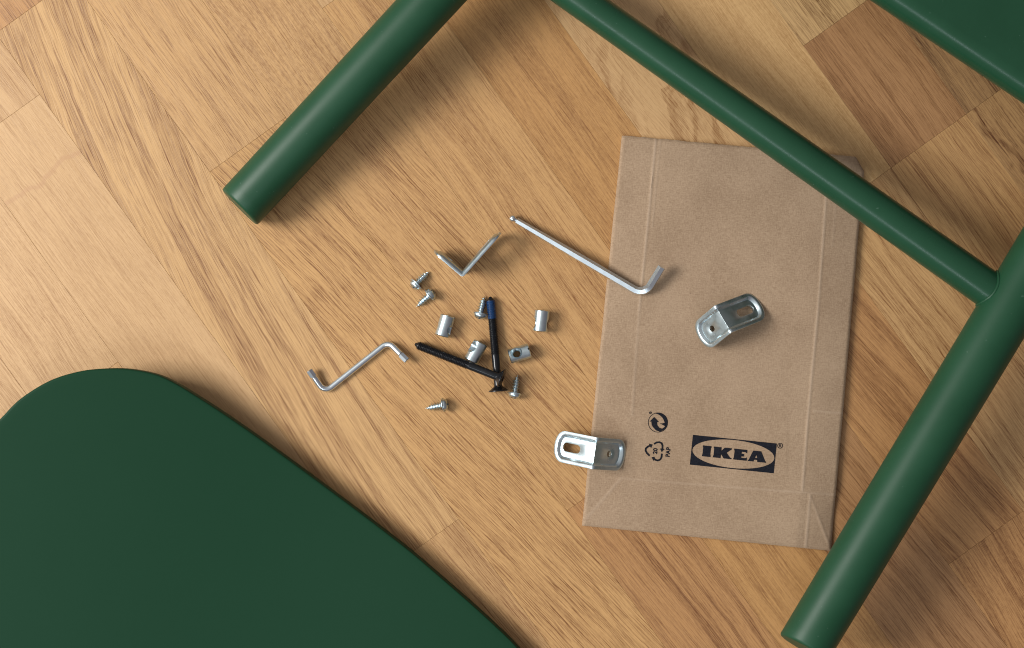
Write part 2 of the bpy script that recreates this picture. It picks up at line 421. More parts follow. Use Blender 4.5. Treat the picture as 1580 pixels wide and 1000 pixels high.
def leg_mesh(p0, p1, r0, r1, lift):
    """p0 is the foot; lift tips the foot's flat end towards the ceiling"""
    t = (p1 - p0).normalized(); side = Vector((0, 0, 1)).cross(t).normalized(); up = t.cross(side)
    V, F = [], []; n = 64; bev = 0.0011
    L = (p1 - p0).length
    rows = [(0.0, -0.0016), (0.0, -bev), (0.0, -0.0007), (0.0004, -0.00028), (bev, 0.0)]
    rows = [(0.0, -0.0040), (0.0, -0.0017), (0.00025, -0.0009), (0.0008, -0.0003), (0.0019, 0.0)] + [(0.01 + (L - .01) * q / 24, 0.0) for q in range(25)]
    for s, ins in rows:
        r = r0 + (r1 - r0) * (s / L) + ins
        sh = lift * max(0.0, 1 - s / 0.03) if s > 0.0019 else lift
        for j in range(n):
            a = 2 * math.pi * j / n
            # end plane sheared along the axis: the upper side of the foot is cut back
            V.append(p0 + t * (s + sh * r * math.sin(a)) + side * (r * math.cos(a)) + up * (r * math.sin(a)))
    m = len(rows)
    for i in range(m - 1):
        for j in range(n):
            k = (j + 1) % n; F.append((i * n + j, (i + 1) * n + j, (i + 1) * n + k, i * n + k))
    F.append(tuple(range(n))); F.append(tuple((m - 1) * n + j for j in reversed(range(n))))
    return V, F

def add_world(name, VF, mat, parent, sharp=40):
    V, F = VF; off = parent.location
    me = mesh(name, [Vector(v) - off for v in V], F, mat, True, sharp); clean(me, 1e-7)
    me.shade_smooth(); me.set_sharp_from_angle(angle=R(sharp))
    return obj(name, me, parent)

zl0, zl1 = 0.0172, 0.048
A0 = P(369.5, 320.5, zl0); A1 = P(666, 0, zl1); A2 = A0 + (A1 - A0) * 1.42
add_world("leg", leg_mesh(A0, A2, px_r(76, zl0), px_r(80, zl1), 0.30), M_green, frame, 60)
zr0, zr1 = 0.048, 0.056
B0 = P(1240, 1000, zr0); B1 = P(1505, 560, zr1); B2 = B0 + (B1 - B0) * 2.1
add_world("leg", leg_mesh(B0, B2, px_r(82, zr0), px_r(88, zr1), 0.24), M_green, frame, 60)
# stretcher between them
zs0, zs1 = 0.033, 0.054
C0 = P(894, 0, zs0); C1 = P(1524, 446, zs1); dC = (C1 - C0)
Cs = C0 - dC * 0.24; Ce = C1 + dC.normalized() * 0.012
path = [Cs + (Ce - Cs) * (i / 20) for i in range(21)]
rad = [px_r(51, zs0) + (px_r(58.5, zs1) - px_r(51, zs0)) * (i / 20) for i in range(21)]
st = add_world("stretcher", sweep(path, rad, 48), M_satin, frame, 60)
# thin paint seam where the stretcher meets the leg
tC = dC.normalized(); sideC = Vector((0, 0, 1)).cross(tC).normalized(); upC = tC.cross(sideC)
lt = (B2 - B0).normalized(); ring = []
rb = rad[-1]; rl = px_r(85, zs1)
for j in range(40):
    a = 2 * math.pi * j / 40
    q = C1 + sideC * (rb + .0002) * math.cos(a) + upC * (rb + .0002) * math.sin(a)
    # slide along the stretcher until it touches the leg's surface
    best = None
    for s in np.linspace(-0.045, 0.03, 300):
        p = q + tC * float(s); d = (p - B0) - lt * (p - B0).dot(lt)
        if d.length < px_r(82, zr0) + (px_r(88, zr1) - px_r(82, zr0)) * ((p - B0).dot(lt) / (B2 - B0).length): best = p; break
    ring.append(best if best else q)
V, F = [], []
for j in range(40):
    p = ring[j]; t_ = (ring[(j + 1) % 40] - ring[j - 1]).normalized(); n1 = t_.cross(tC).normalized(); n2 = t_.cross(n1)
    for q in range(8):
        a = 2 * math.pi * q / 8; V.append(p + n1 * 0.0011 * math.cos(a) + n2 * 0.0011 * math.sin(a))
for j in range(40):
    for q in range(8):
        F.append((j * 8 + q, ((j + 1) % 40) * 8 + q, ((j + 1) % 40) * 8 + (q + 1) % 8, j * 8 + (q + 1) % 8))
sm_ = add_world("weld_seam", (V, F), M_green, frame, 80)
sm_.parent = st; 

# seat panel at the upper right, round-nosed along the visible edge
zt = 0.072; rn_ = 0.0125
E0 = P(1344, 0, zt - rn_); E1 = P(1580, 159, zt - rn_); tE = (E1 - E0).normalized()
nE = Vector((-tE.y, tE.x, 0)); nE = nE if nE.x > 0 else -nE             # away from the visible edge
prof = []
for k in range(17):
    a = R(-90 + 180 * k / 16); prof.append((rn_ - rn_ * math.cos(a), rn_ * math.sin(a)))
for d_, z_ in ((0.02, 0.0), (0.06, -0.0006), (0.12, -0.0022), (0.2, -0.005), (0.26, -0.008)): prof.append((rn_ + d_, rn_ + z_))
prof += [(0.2725, -rn_ - 0.008), (0.02, -rn_)]
V, F = [], []; N = 14; Lp = 0.42
for i in range(N + 1):
    o_ = E0 + tE * (-0.11 + Lp * i / N)
    for (d_, z_) in prof: V.append(o_ + nE * d_ + Vector((0, 0, z_)))
m = len(prof)
for i in range(N):
    for j in range(m):
        k = (j + 1) % m; F.append((i * m + j, (i + 1) * m + j, (i + 1) * m + k, i * m + k))
F.append(tuple(range(m))); F.append(tuple(N * m + j for j in reversed(range(m))))
add_world("seat_panel", (V, F), M_satin, frame, 50)

# ================================================================ loose curved board, lower left
outl = [(0, 646), (30, 616), (75, 588), (120, 573.5), (159, 569), (198, 569.5), (240, 577.5), (270, 591), (300, 609), (345, 638),
        (400, 676), (470, 727), (540, 779), (590, 817), (636, 853), (684, 894), (732, 936), (770, 971), (799, 1000),
        (850, 1060), (872, 1130), (850, 1205), (780, 1262), (690, 1290), (560, 1310), (400, 1325), (200, 1320), (20, 1290),
        (-160, 1230), (-280, 1130), (-330, 1010), (-300, 900), (-210, 800), (-120, 722), (-60, 676), (-25, 664 - 0)]
outl[-1] = (-28, 672); outl[-2] = (-65, 704); outl[-3] = (-125, 752)
def spline(pts, per):
    out = []; n = len(pts)
    for i in range(n):
        p0, p1, p2, p3 = [Vector(pts[(i + q) % n]) for q in (-1, 0, 1, 2)]
        for k in range(per):
            t = k / per
            out.append(0.5 * ((2 * p1) + (p2 - p0) * t + (2 * p0 - 5 * p1 + 4 * p2 - p3) * t * t + (3 * p1 - p0 - 3 * p2 + p3) * t ** 3))
    return out
ol = spline(outl, 6)
def board_z(x, y):
    s = (470 - x) - (y - 800) * 0.25
    rise = 70 * math.log1p(math.exp(s / 70.0)) * 0.062
    lift = 0.0
    t = x - 560
    if t > 0: lift = t * 0.004
    return (13.5 + rise + lift) * MM
cx, cy = 260, 930
V, F = [], []; n = len(ol)
rings_ = [(1.0, -13.0, 2.2), (1.0, -12.2, .6), (1.0, -8, 0), (1.0, -1.3, 0.0), (1.0, -0.45, 0.35), (1.0, -0.1, 0.9), (1.0, 0, 1.8)] + [(f_, 0, 1.8) for f_ in (.97, .92, .85, .75, .65, .55, .45, .35, .25, .15, .07)]
for f_, dz, ins in rings_:
    for p in ol:
        d = Vector((p.x - cx, p.y - cy)); L_ = d.length
        q = Vector((cx, cy)) + d * f_ * (1 - ins / 0.4545 / L_)
        z = board_z(q.x, q.y) + dz * MM
        z0 = board_z(p.x, p.y)
        V.append(P(q.x, q.y, z) if f_ < 1 else Vector((*(P(q.x, q.y, z0).xy), z)))
m = len(rings_)
for i in range(m - 1):
    for j in range(n):
        k = (j + 1) % n; F.append((i * n + j, i * n + k, (i + 1) * n + k, (i + 1) * n + j))
V.append(P(cx, cy, board_z(cx, cy))); ci = len(V) - 1
for j in range(n): F.append(((m - 1) * n + j, (m - 1) * n + (j + 1) % n, ci))
V.append(P(cx, cy, board_z(cx, cy) - .013)); ci = len(V) - 1
for j in range(n): F.append(((j + 1) % n, j, ci))
off = P(cx, cy, 0)
me = mesh("seat_board", [v - off for v in V], F, M_green_board, True, 60); clean(me, 1e-7); me.shade_smooth(); me.set_sharp_from_angle(angle=R(60))
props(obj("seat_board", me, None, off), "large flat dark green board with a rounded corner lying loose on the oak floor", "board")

# ================================================================ flat cardboard packet
TL, TR, BL, BR = [Vector(q) for q in ((959.5, 209), (1335, 243), (898, 811), (1282, 850))]
creases = [  # (x0,y0,x1,y1, height mm, half width px)
    (1012, 212, 999, 350, .55, 1.7), (999, 350, 986, 480, .55, 1.7), (986, 480, 975, 640, .28, 2.2), (1019, 212, 1006, 350, .25, 1.2),
    (1275, 300, 1262, 480, .5, 1.8), (1262, 480, 1247, 640, .55, 1.8), (1247, 640, 1238, 757, .55, 1.8), (1290, 310, 1284, 380, .22, 1.2),
    (958, 738, 1080, 748, .26, 1.6), (1080, 748, 1240, 760, .34, 1.6), (1240, 760, 1294, 764, .3, 1.5),
    (1255, 634, 1303, 638, .4, 1.4), (1250, 764, 1243, 846, .5, 1.8), (958, 738, 905, 800, .3, 2.4), (1250, 764, 1278, 838, .25, 1.8),
]
def segd(x, y, s):
    ax, ay, bx, by = s[:4]; dx, dy = bx - ax, by - ay
    t = max(0, min(1, ((x - ax) * dx + (y - ay) * dy) / (dx * dx + dy * dy)))
    return math.hypot(x - ax - t * dx, y - ay - t * dy)
def bag_h(x, y, s, t):
    base = 2.8 + 3.4 * s
    inner = 1.6 * min(1, max(0, s / 0.14)) ** .8 * 1.0 + 0.0 * s
    inner *= min(1, max(.15, (1 - t) / 0.16)) ** .7 * min(1, .35 + t / 0.12)
    inner -= 2.9 * max(0.0, (s - .86) / .14) ** 1.1
    cr = 0.0; mk = 0.0
    for c in creases:
        d = segd(x, y, c)
        if d < 9:
            g_ = math.exp(-(d / c[5]) ** 2); cr = max(cr, c[4] * g_ * (.62 + .45 * mnoise.noise(Vector((x * .03, y * .03, 1.0))))); mk = max(mk, g_ * c[4] / .55)
            cr -= 0.05 * math.exp(-((d - 3.2) / 2.0) ** 2)
    # folded corner lower right
    sd_ = ((x - 1250) * (838 - 764) - (y - 764) * (1278 - 1250)) / 79.0
    if y > 750 and sd_ > 0: base -= min(3.0, sd_ * 0.10) * min(1, (y - 750) / 55.0)
    und = 0.22 * mnoise.noise(Vector((x * .011, y * .009, 3.0))) + 0.10 * mnoise.noise(Vector((x * .035, y * .03, 9.0)))
    wgt = 0.25 if (980 < x < 1215 and 625 < y < 740) else 1.0
    return base + inner + cr + und * wgt, mk
NX, NY = 200, 320
V, F, mks = [], [], []
def bag_pt(s, t):
    top = TL.lerp(TR, s); bot = BL.lerp(BR, s); p = top.lerp(bot, t)
    if t < 0.035 and s > 0.955: p.x -= (1 - t / 0.035) * 14 * (s - 0.955) / 0.045
    ed = 0.8 * mnoise.noise(Vector((s * 60, 1.5, 0))) * max(0, 1 - t * 40)
    p.y += ed; p.x += 0.6 * mnoise.noise(Vector((t * 9, 7.5, s * 2))) * (1 if s < .02 or s > .98 else .3)
    return p
for j in range(NY + 1):
    for i in range(NX + 1):
        s, t = i / NX, j / NY; p = bag_pt(s, t); h, mk = bag_h(p.x, p.y, s, t)
        edge = min(s * NX, (1 - s) * NX, t * NY, (1 - t) * NY)
        h -= 1.15 * max(0, 1 - edge / 1.7) ** 1.3
        V.append(P(p.x, p.y, h * MM)); mks.append(mk)
W_ = NX + 1
for j in range(NY):
    for i in range(NX):
        a = j * W_ + i; F.append((a, a + W_, a + W_ + 1, a + 1))
rim = [i for i in range(W_)] + [j * W_ + NX for j in range(1, NY + 1)] + [NY * W_ + i for i in range(NX - 1, -1, -1)] + [j * W_ for j in range(NY - 1, 0, -1)]
nb = len(V); nr = len(rim)
for lay, zf in enumerate((0.55, 0.45, 0.0)):
    for a in rim:
        v = V[a]; ins = 0.0004 if lay == 1 else 0.0
        cdir = (P(1120, 530) - v); cdir.z = 0; cdir.normalize()
        V.append(Vector((v.x, v.y, 0)) + cdir * ins + Vector((0, 0, v.z * zf + .0002))); mks.append(1.0)  # side walls tinted paler: light caught by the packet's edge is painted in
prev = rim
for lay in range(3):
    cur = [nb + lay * nr + q for q in range(nr)]
    for q in range(nr):
        k = (q + 1) % nr; F.append((prev[q], prev[k], cur[k], cur[q]))
    prev = cur
F.append(tuple(reversed(prev)))
bo = P(1120, 530, 0)
me = mesh("cardboard_packet", [v - bo for v in V], F, M_kraft, True, 45)
at = me.attributes.new("crease_lit_rim", 'FLOAT', 'POINT'); at.data.foreach_set("value", mks)
bag = obj("cardboard_packet", me, None, bo)
props(bag, "flat brown kraft cardboard packet with black printing, partly under the green stretcher", "cardboard packet")

def bag_z(x, y):
    # invert the bilinear sheet approximately
    t = (y - 209) / 604.0
    for _ in range(4):
        xl = TL.lerp(BL, t); xr = TR.lerp(BR, t); s = (x - xl.x) / (xr.x - xl.x)
        yy = xl.y + (xr.y - xl.y) * s; t += (y - yy) / 606.0
    return bag_h(x, y, s, t)[0] * MM

def print_mesh(name, polys, label=None):
    """polys: list of (outer, holes...) loops in photograph pixels"""
    V, F = [], []
    for loops in polys:
        b = len(V); flatl = [p for l in loops for p in l]
        tris = tessellate_polygon([[Vector((p[0], -p[1], 0)) for p in l] for l in loops])
        for p in flatl:
            z = bag_z(p[0], p[1]) + 0.00022
            V.append(P(p[0], p[1], z) - bo)
        for t in tris: F.append(tuple(b + q for q in t))
    me = mesh(name, V, F, M_ink, False)
    bm = bmesh.new(); bm.from_mesh(me)
    for f in bm.faces:
        if f.normal.z < 0: f.normal_flip()
    bm.to_mesh(me); bm.free()
    o = obj(name, me, bag)
    if label: o['label'] = label
    return o

ZS = 6.32
def zp(x, y): return (980 + x / ZS, 620 + y / ZS)
th = R(5.9)
def lg(x, y):           # logo frame, y downwards, zoom units
    return zp(957 + x * math.cos(th) - y * math.sin(th), 510 + x * math.sin(th) + y * math.cos(th))
# frame with oval opening
polys = []
N = 96
def rect_pt(a):
    c, s = math.cos(a), math.sin(a); k = min(411 / max(abs(c), 1e-9), 146 / max(abs(s), 1e-9)); return (c * k, s * k)
angs = sorted([2 * math.pi * i / N for i in range(N)] + [math.atan2(sy * 146, sx * 411) % (2 * math.pi) for sx in (1, -1) for sy in (1, -1)])
for i in range(len(angs)):
    a, b = angs[i], angs[(i + 1) % len(angs)]
    def ell(a):
        c, s = math.cos(a), math.sin(a); k = 1 / math.sqrt((c / 403) ** 2 + (s / 137) ** 2); return (c * k, s * k)
    q = [ell(a), rect_pt(a), rect_pt(b), ell(b)]
    polys.append([[lg(*p) for p in q]])
print_mesh("logo_frame", polys)
# four slab letters
let = []
def L(pts, holes=()): let.append([[lg(*p) for p in pts]] + [[lg(*p) for p in h] for h in holes])
T_, B_ = -54, 52
L([(-303, T_), (-219, T_), (-219, T_ + 14), (-223, T_ + 20), (-223, B_ - 20), (-219, B_ - 14), (-219, B_), (-303, B_), (-303, B_ - 14), (-299, B_ - 20), (-299, T_ + 20), (-303, T_ + 14)])
L([(-196, T_), (-120, T_), (-120, -20), (-88, T_), (-20, T_), (-22, T_ + 12), (-66, -6), (-28, B_ - 14), (-12, B_ - 8), (-12, B_), (-90, B_), (-120, 12), (-120, B_), (-196, B_), (-196, B_ - 14), (-191, B_ - 20), (-191, T_ + 20), (-196, T_ + 14)])
L([(4, T_), (132, T_), (132, -20), (116, -30), (80, -31), (80, -12), (105, -12), (105, 14), (80, 14), (80, 29), (118, 28), (135, 18), (135, B_), (4, B_), (4, B_ - 14), (9, B_ - 20), (9, T_ + 20), (4, T_ + 14)])
L([(190, T_), (268, T_), (318, B_ - 12), (325, B_ - 10), (325, B_), (240, B_), (236, 34), (206, 34), (203, B_), (146, B_), (146, B_ - 10), (154, B_ - 12)], [[(213, 14), (236, 14), (225, -14)]])
print_mesh("logo_letters", let)

def text_polys(body, size, cx_, cy_, rot, bold=0.0):
    cu = bpy.data.curves.new("t", 'FONT'); cu.body = body; cu.size = 1.0; cu.align_x = 'CENTER'; cu.align_y = 'CENTER'; cu.fill_mode = 'FRONT' if hasattr(cu, 'fill_mode') else 'BOTH'
    cu.resolution_u = 3; cu.offset = bold
    o = bpy.data.objects.new("t", cu); C.objects.link(o); bpy.context.view_layer.update()
    me = bpy.data.meshes.new_from_object(o.evaluated_get(bpy.context.evaluated_depsgraph_get()))
    vs = [v.co.copy() for v in me.vertices]; fs = [tuple(p.vertices) for p in me.polygons]
    bpy.data.objects.remove(o); bpy.data.meshes.remove(me)
    out = []
    for f in fs:
        l = []
        for q in f:
            x, y = vs[q].x * size, -vs[q].y * size
            l.append((cx_ + x * math.cos(rot) - y * math.sin(rot), cy_ + x * math.sin(rot) + y * math.cos(rot)))
        out.append([l])
    return out
def arc_band(cx_, cy_, r0f, r1f, a0, a1, n_=28):
    """band between two radius functions of the fraction, angles in image degrees (y down)"""
    out = []
    for i in range(n_):
        f0, f1 = i / n_, (i + 1) / n_
        q = []
        for f_, rr in ((f0, r0f), (f0, r1f), (f1, r1f), (f1, r0f)):
            a = R(a0 + (a1 - a0) * f_); r_ = rr(f_) if callable(rr) else rr
            q.append(zp(cx_ + r_ * math.cos(a), cy_ + r_ * math.sin(a)))
        out.append([q])
    return out
# registered mark beside the logo
cR = (1413, 429)
p_ = arc_band(*cR, 21, 27, 0, 360, 30) + text_polys("R", 6.3, *zp(*cR), th, 0.015)
print_mesh("registered_mark", p_)
# round mark with two curling arrows
gx, gy = 222, 202
p_ = arc_band(gx, gy, 92, 97, 0, 360, 60)
p_ += arc_band(gx, gy, lambda f: 95 - 34 * math.sin(math.pi * min(1, f * 1.02)) ** .8, 95, -110, 60, 36)           # right crescent
p_ += [[[zp(240, 205), zp(306, 196), zp(290, 235), zp(262, 250)]]] if False else []
sw = [zp(140, 193), zp(185, 148), zp(232, 198), zp(213, 200), zp(216, 228), zp(236, 254), zp(262, 262), zp(287, 246), zp(278, 274), zp(240, 292), zp(205, 280), zp(172, 246), zp(160, 220), zp(158, 192)]
p_ += [[sw]]
p_ += [[[zp(238, 211), zp(262, 211), zp(285, 205), zp(312, 205), zp(295, 240), zp(281, 232)]]]
p_ += arc_band(148, 107, 7, 13, 0, 360, 16) + arc_band(148, 107, 0.5, 4, 0, 360, 8)
print_mesh("round_recycling_mark", p_)
# chasing-arrow triangle with its code
p_ = []
def stroke(pts, wd):
    out = []
    for i in range(len(pts) - 1):
        a = Vector(pts[i]); b = Vector(pts[i + 1]); d = (b - a).normalized(); n_ = Vector((-d.y, d.x)) * wd / 2; e_ = d * wd * .18
        out.append([[zp(*(a - n_ - e_)), zp(*(a + n_ - e_)), zp(*(b + n_ + e_)), zp(*(b - n_ + e_))]])
    return out
p_ += stroke([(138, 524), (112, 498), (101, 474), (104, 454), (122, 438), (140, 430)], 17) + [[[zp(132, 408), zp(170, 417), zp(155, 452)]]]
p_ += stroke([(186, 410), (208, 397), (236, 394), (258, 404), (266, 425), (265, 456)], 17) + [[[zp(243, 456), zp(286, 460), zp(258, 492)]]]
p_ += stroke([(260, 508), (256, 540), (244, 564), (218, 573), (196, 566), (184, 556)], 17) + [[[zp(160, 540), zp(192, 536), zp(177, 578)]]]
p_ += text_polys("20", 9.0, *zp(197, 481), R(-84), 0.035)
print_mesh("paper_recycling_mark", p_)
print_mesh("paper_code_lettering", text_polys("PAP", 8.9, *zp(322, 491), R(-84), 0.035))

# ================================================================ angle brackets
def bracket(la, lb, inner, Wd=22.0, dep=-2.1, thick=2.0, bev=0.28):
    """tent-shaped plated bracket; ridge along Y through the origin, slot arm towards -X"""
    Rb = 2.2; turn = 180 - inner; a_in, b_in = 2.7, 4.1; E = 8.0
    def upath(L_, ins):
        pts = []
        xs = L_ - E
        for k in range(7): pts.append((xs * k / 7, -(Wd / 2 - ins)))
        for k in range(19):
            a = -math.pi / 2 + math.pi * k / 18
            c_, s_ = math.cos(a), math.sin(a)
            pts.append((xs + (E - ins) * abs(c_) ** .95, (Wd / 2 - ins) * (abs(s_) ** .9) * (1 if s_ > 0 else -1)))
        for k in range(7, 0, -1): pts.append((xs * (k - 1) / 7, (Wd / 2 - ins)))
        return pts
    Vv, Ff = [], []
    yseg = [(-(Wd / 2 - b_in)) + (Wd - 2 * b_in) * k / 10 for k in range(11)]
    def place(arm, x, y, z):
        sg = 1 if arm == 0 else -1
        na = R(90 + sg * turn / 2); ta = na + sg * math.pi / 2
        X = (Rb + z) * math.cos(na) + x * math.cos(ta); Z = (Rb + z) * math.sin(na) + x * math.sin(ta)
        return (X, y, Z)
    for arm, L_ in ((0, la), (1, lb)):
        loops = []
        for ins, z in ((0, 0), (a_in - .3, 0), (a_in, -.2), (b_in - .25, dep + .25), (b_in, dep)):
            pth = upath(L_, ins); idx = []
            for x, y in pth: Vv.append(place(arm, x, y, z)); idx.append(len(Vv) - 1)
            loops.append((idx, pth))
        for q in range(len(loops) - 1):
            A, B = loops[q][0], loops[q + 1][0]
            for k in range(len(A) - 1):
                f = (A[k], A[k + 1], B[k + 1], B[k]); Ff.append(f if arm == 0 else f[::-1])
        # flat floor with the hole
        idx, pth = loops[-1]
        ring_i = list(idx); ring_p = list(pth)
        for y in reversed(yseg[1:-1]):
            Vv.append(place(arm, 0, y, dep)); ring_i.append(len(Vv) - 1); ring_p.append((0, y))
        if arm == 0: hc = (la * 0.60, 0.0); hl, hr = 4.5, 3.0
        else: hc = (lb * 0.50, 0.0); hl, hr = 0.0, 2.2
        rings_h = []
        for f_ in (0.5, 0.0):
            row = []
            for (x, y) in ring_p:
                ph = math.atan2(y - hc[1], x - hc[0]); c_, s_ = math.cos(ph), math.sin(ph)
                # stadium: march outwards to its edge
                lo_, hi_ = 0, 12
                for _ in range(24):
                    md = (lo_ + hi_) / 2; qx, qy = md * c_, md * s_; dx = max(0, abs(qx) - hl)
                    if math.hypot(dx, qy) < hr: lo_ = md
                    else: hi_ = md
                hx, hy = hc[0] + lo_ * c_, hc[1] + lo_ * s_
                px_, py_ = hx + (x - hx) * f_, hy + (y - hy) * f_
                Vv.append(place(arm, px_, py_, dep)); row.append(len(Vv) - 1)
            rings_h.append(row)
        seq = [ring_i] + rings_h; n_ = len(ring_i)
        for q in range(2):
            for k in range(n_):
                k2 = (k + 1) % n_; f = (seq[q][k], seq[q][k2], seq[q + 1][k2], seq[q + 1][k]); Ff.append(f if arm == 0 else f[::-1])
    # rounded ridge
    sec = [(-Wd / 2, 0), (-(Wd / 2 - a_in + .3), 0), (-(Wd / 2 - a_in), -.2), (-(Wd / 2 - b_in + .25), dep + .25)] + [(y, dep) for y in yseg]
    sec += [(-y, z) for y, z in reversed(sec[:4])]
    rows = []
    for k in range(7):
        an = R(90 + turn / 2 - turn * k / 6); row = []
        for y, z in sec: Vv.append(((Rb + z) * math.cos(an), y, (Rb + z) * math.sin(an))); row.append(len(Vv) - 1)
        rows.append(row)
    for k in range(6):
        for q in range(len(sec) - 1): Ff.append((rows[k][q], rows[k + 1][q], rows[k + 1][q + 1], rows[k][q + 1]))
    me = bpy.data.meshes.new("bracket"); me.from_pydata([tuple(c * MM for c in v) for v in Vv], [], Ff)
    clean(me, 2e-6)
    # make the outside face outwards (+Z), then thicken inwards
    if sum(p.normal.z * p.area for p in me.polygons) < 0: me.flip_normals()
    me.materials.append(M_zinc)
    tmp = bpy.data.objects.new("t", me); C.objects.link(tmp)
    sdm = tmp.modifiers.new("s", 'SOLIDIFY'); sdm.thickness = thick * MM; sdm.offset = -1; sdm.use_even_offset = False
    bv = tmp.modifiers.new("b", 'BEVEL'); bv.width = bev * MM; bv.segments = 2; bv.limit_method = 'ANGLE'; bv.angle_limit = R(50)
    bpy.context.view_layer.update()
    res = bpy.data.meshes.new_from_object(tmp.evaluated_get(bpy.context.evaluated_depsgraph_get()))
    bpy.data.objects.remove(tmp)
    res.shade_smooth(); res.set_sharp_from_angle(angle=R(38)); res.name = "bracket"
    return res

GB = "zinc plated angle brackets"
def rest(o, zmin):
    """drop an object until its lowest point sits at zmin"""
    bpy.context.view_layer.update()
    lo = min((o.matrix_world @ v.co).z for v in o.data.vertices); o.location.z += zmin - lo

# bracket across the packet's left edge: slot arm towards the left
o = obj("angle_bracket", bracket(33, 28.5, 100))
o.rotation_euler = Matrix.Rotation(R(-7.5), 4, 'Z').to_euler()
o.rotation_euler = (Matrix.Rotation(R(-8.5), 4, 'Z') @ Matrix.Rotation(R(2), 4, 'Y')).to_euler()
o.location = P(917.5, 699, 0.022); rest(o, 0.0025)
props(o, "silver angle bracket lying across the left edge of the packet, its slotted arm bright", "bracket", GB)
# bracket on the packet
o = obj("angle_bracket", bracket(34.5, 25.5, 101))
Mx = Matrix.Rotation(R(29 + 180), 4, 'Z') @ Matrix.Rotation(R(15), 4, 'X') @ Matrix.Rotation(R(7), 4, 'Y')
o.rotation_euler = Mx.to_euler()
o.location = P(1117, 493, 0.026); rest(o, 0.0052)
props(o, "silver angle bracket lying wholly on the packet, its slot to the upper right", "bracket", GB)
# bracket standing on its edge on the floor
o = obj("angle_bracket", bracket(38, 24.5, 91, 22.0, -1.7, 1.5, 0.16))
dA = Vector((58, 65, 0)).normalized(); dB = Vector((-42, 36, 0)).normalized()
Zl = -(dA + dB).normalized(); Yl = Vector((0, 0, -1)); Xl = Yl.cross(Zl)
o.rotation_euler = (Matrix((Xl, Yl, Zl)).transposed().to_4x4() @ Matrix.Rotation(R(-7), 4, 'X')).to_euler()
o.location = P(714, 419.5, 0.011); rest(o, 0.0)
props(o, "silver angle bracket standing on its edge in a V shape on the bare floor", "bracket", GB)

# ================================================================ keys
GK = "silver hex keys"
kr = empty("hex_key", P(900, 400, 0)); props(kr, "long straight silver hex key with a ball end, its bent end lying on the packet", "hex key", GK)
p0 = P(797, 340.5, .0042); p1 = P(994, 456, .0088); p2 = P(1021, 412, .0150)
pth = corner_path([p0, p1, p2], .0085, 12)
pth.insert(1, p0.lerp(pth[1], .5))
add_world("shaft", sweep([pth[0] - (pth[1] - pth[0]).normalized() * .0000] + pth[1:], [.0022] + [.00285] * (len(pth) - 1), 6, R(16)), M_steel, kr, 25)
tk = (pth[1] - pth[0]).normalized()
cb = p0 - tk * .0030
Vb, Fb = lathe([(-.0022, .0010), (-.0018, .0017), (-.0010, .00225), (0, .00245), (.0009, .0022), (.0016, .0016), (.0024, .0013), (.0034, .0015)], 16)
Mb = axis_matrix(cb, cb + tk)
add_world("ball_tip", ([Mb @ Vector(v) for v in Vb], Fb), M_steel, kr, 40)

kz = empty("offset_key", P(552, 565, 0)); props(kz, "small Z-shaped silver hex key with two bent ends on the bare floor", "hex key", GK)
q0 = P(477, 571, .0062); q1 = P(501, 605.5, .0022); q2 = P(599, 527.5, .0024); q3 = P(628.5, 557, .0068)
zpth = corner_path([q0, q1, q2, q3], .0055, 10)
cut0 = zpth[0] + (zpth[1] - zpth[0]).normalized() * .0062; cut1 = zpth[-1] + (zpth[-2] - zpth[-1]).normalized() * .0072
body = [cut0] + zpth[1:-1] + [cut1]
add_world("shaft", sweep(body, .00222, 18), M_steel, kz, 50)
for a, b in ((cut0, zpth[0]), (cut1, zpth[-1])):
    d = (b - a).normalized()
    pts = [a + d * .0002, a + d * .0005, a + d * .0009, b - d * .0004, b]
    add_world("hex_tip", sweep(pts, [.0017, .0017, .0024, .0024, .0019], 6, R(30)), M_steel, kz, 25)

# ================================================================ barrel nuts
Vc, Fc = lathe([(-7.5 * MM, 4.2 * MM), (-7.25 * MM, 4.6 * MM), (-6.9 * MM, 4.85 * MM), (6.9 * MM, 4.85 * MM), (7.25 * MM, 4.6 * MM), (7.5 * MM, 4.2 * MM)], 48)
base = mesh("n", Vc, Fc, M_zinc, False); clean(base)
Vh, Fh = [], []
prof_h = [(-6, 4.3), (-4.4, 4.0), (-3.2, 3.2)]
for k in range(9): prof_h += [(-3.1 + k * .7, 3.2), (-2.75 + k * .7, 2.8)]
prof_h += [(3.2, 3.2), (4.4, 4.0), (6, 4.3)]
Vh, Fh = lathe([(s * MM, r * MM) for s, r in prof_h], 32)
Vh = [(v[1] - 2.0 * MM, v[2], v[0]) for v in Vh]
hole = mesh("h", Vh, Fh, M_zinc, False); clean(hole)
bx = bmesh.new(); bmesh.ops.create_cube(bx, size=1, matrix=Matrix.Translation((7.7 * MM, 0, 0)) @ Matrix.Diagonal((2.8 * MM, 1.2 * MM, 12 * MM, 1)))
slot = bpy.data.meshes.new("s"); bx.to_mesh(slot); bx.free()
nutm = boolean(base, [hole, slot]); nutm.name = "barrel_nut"
nutm.shade_smooth(); nutm.set_sharp_from_angle(angle=R(32))
if not nutm.materials: nutm.materials.append(M_zinc)
GN = "silver barrel nuts with a cross hole"
nut0 = None
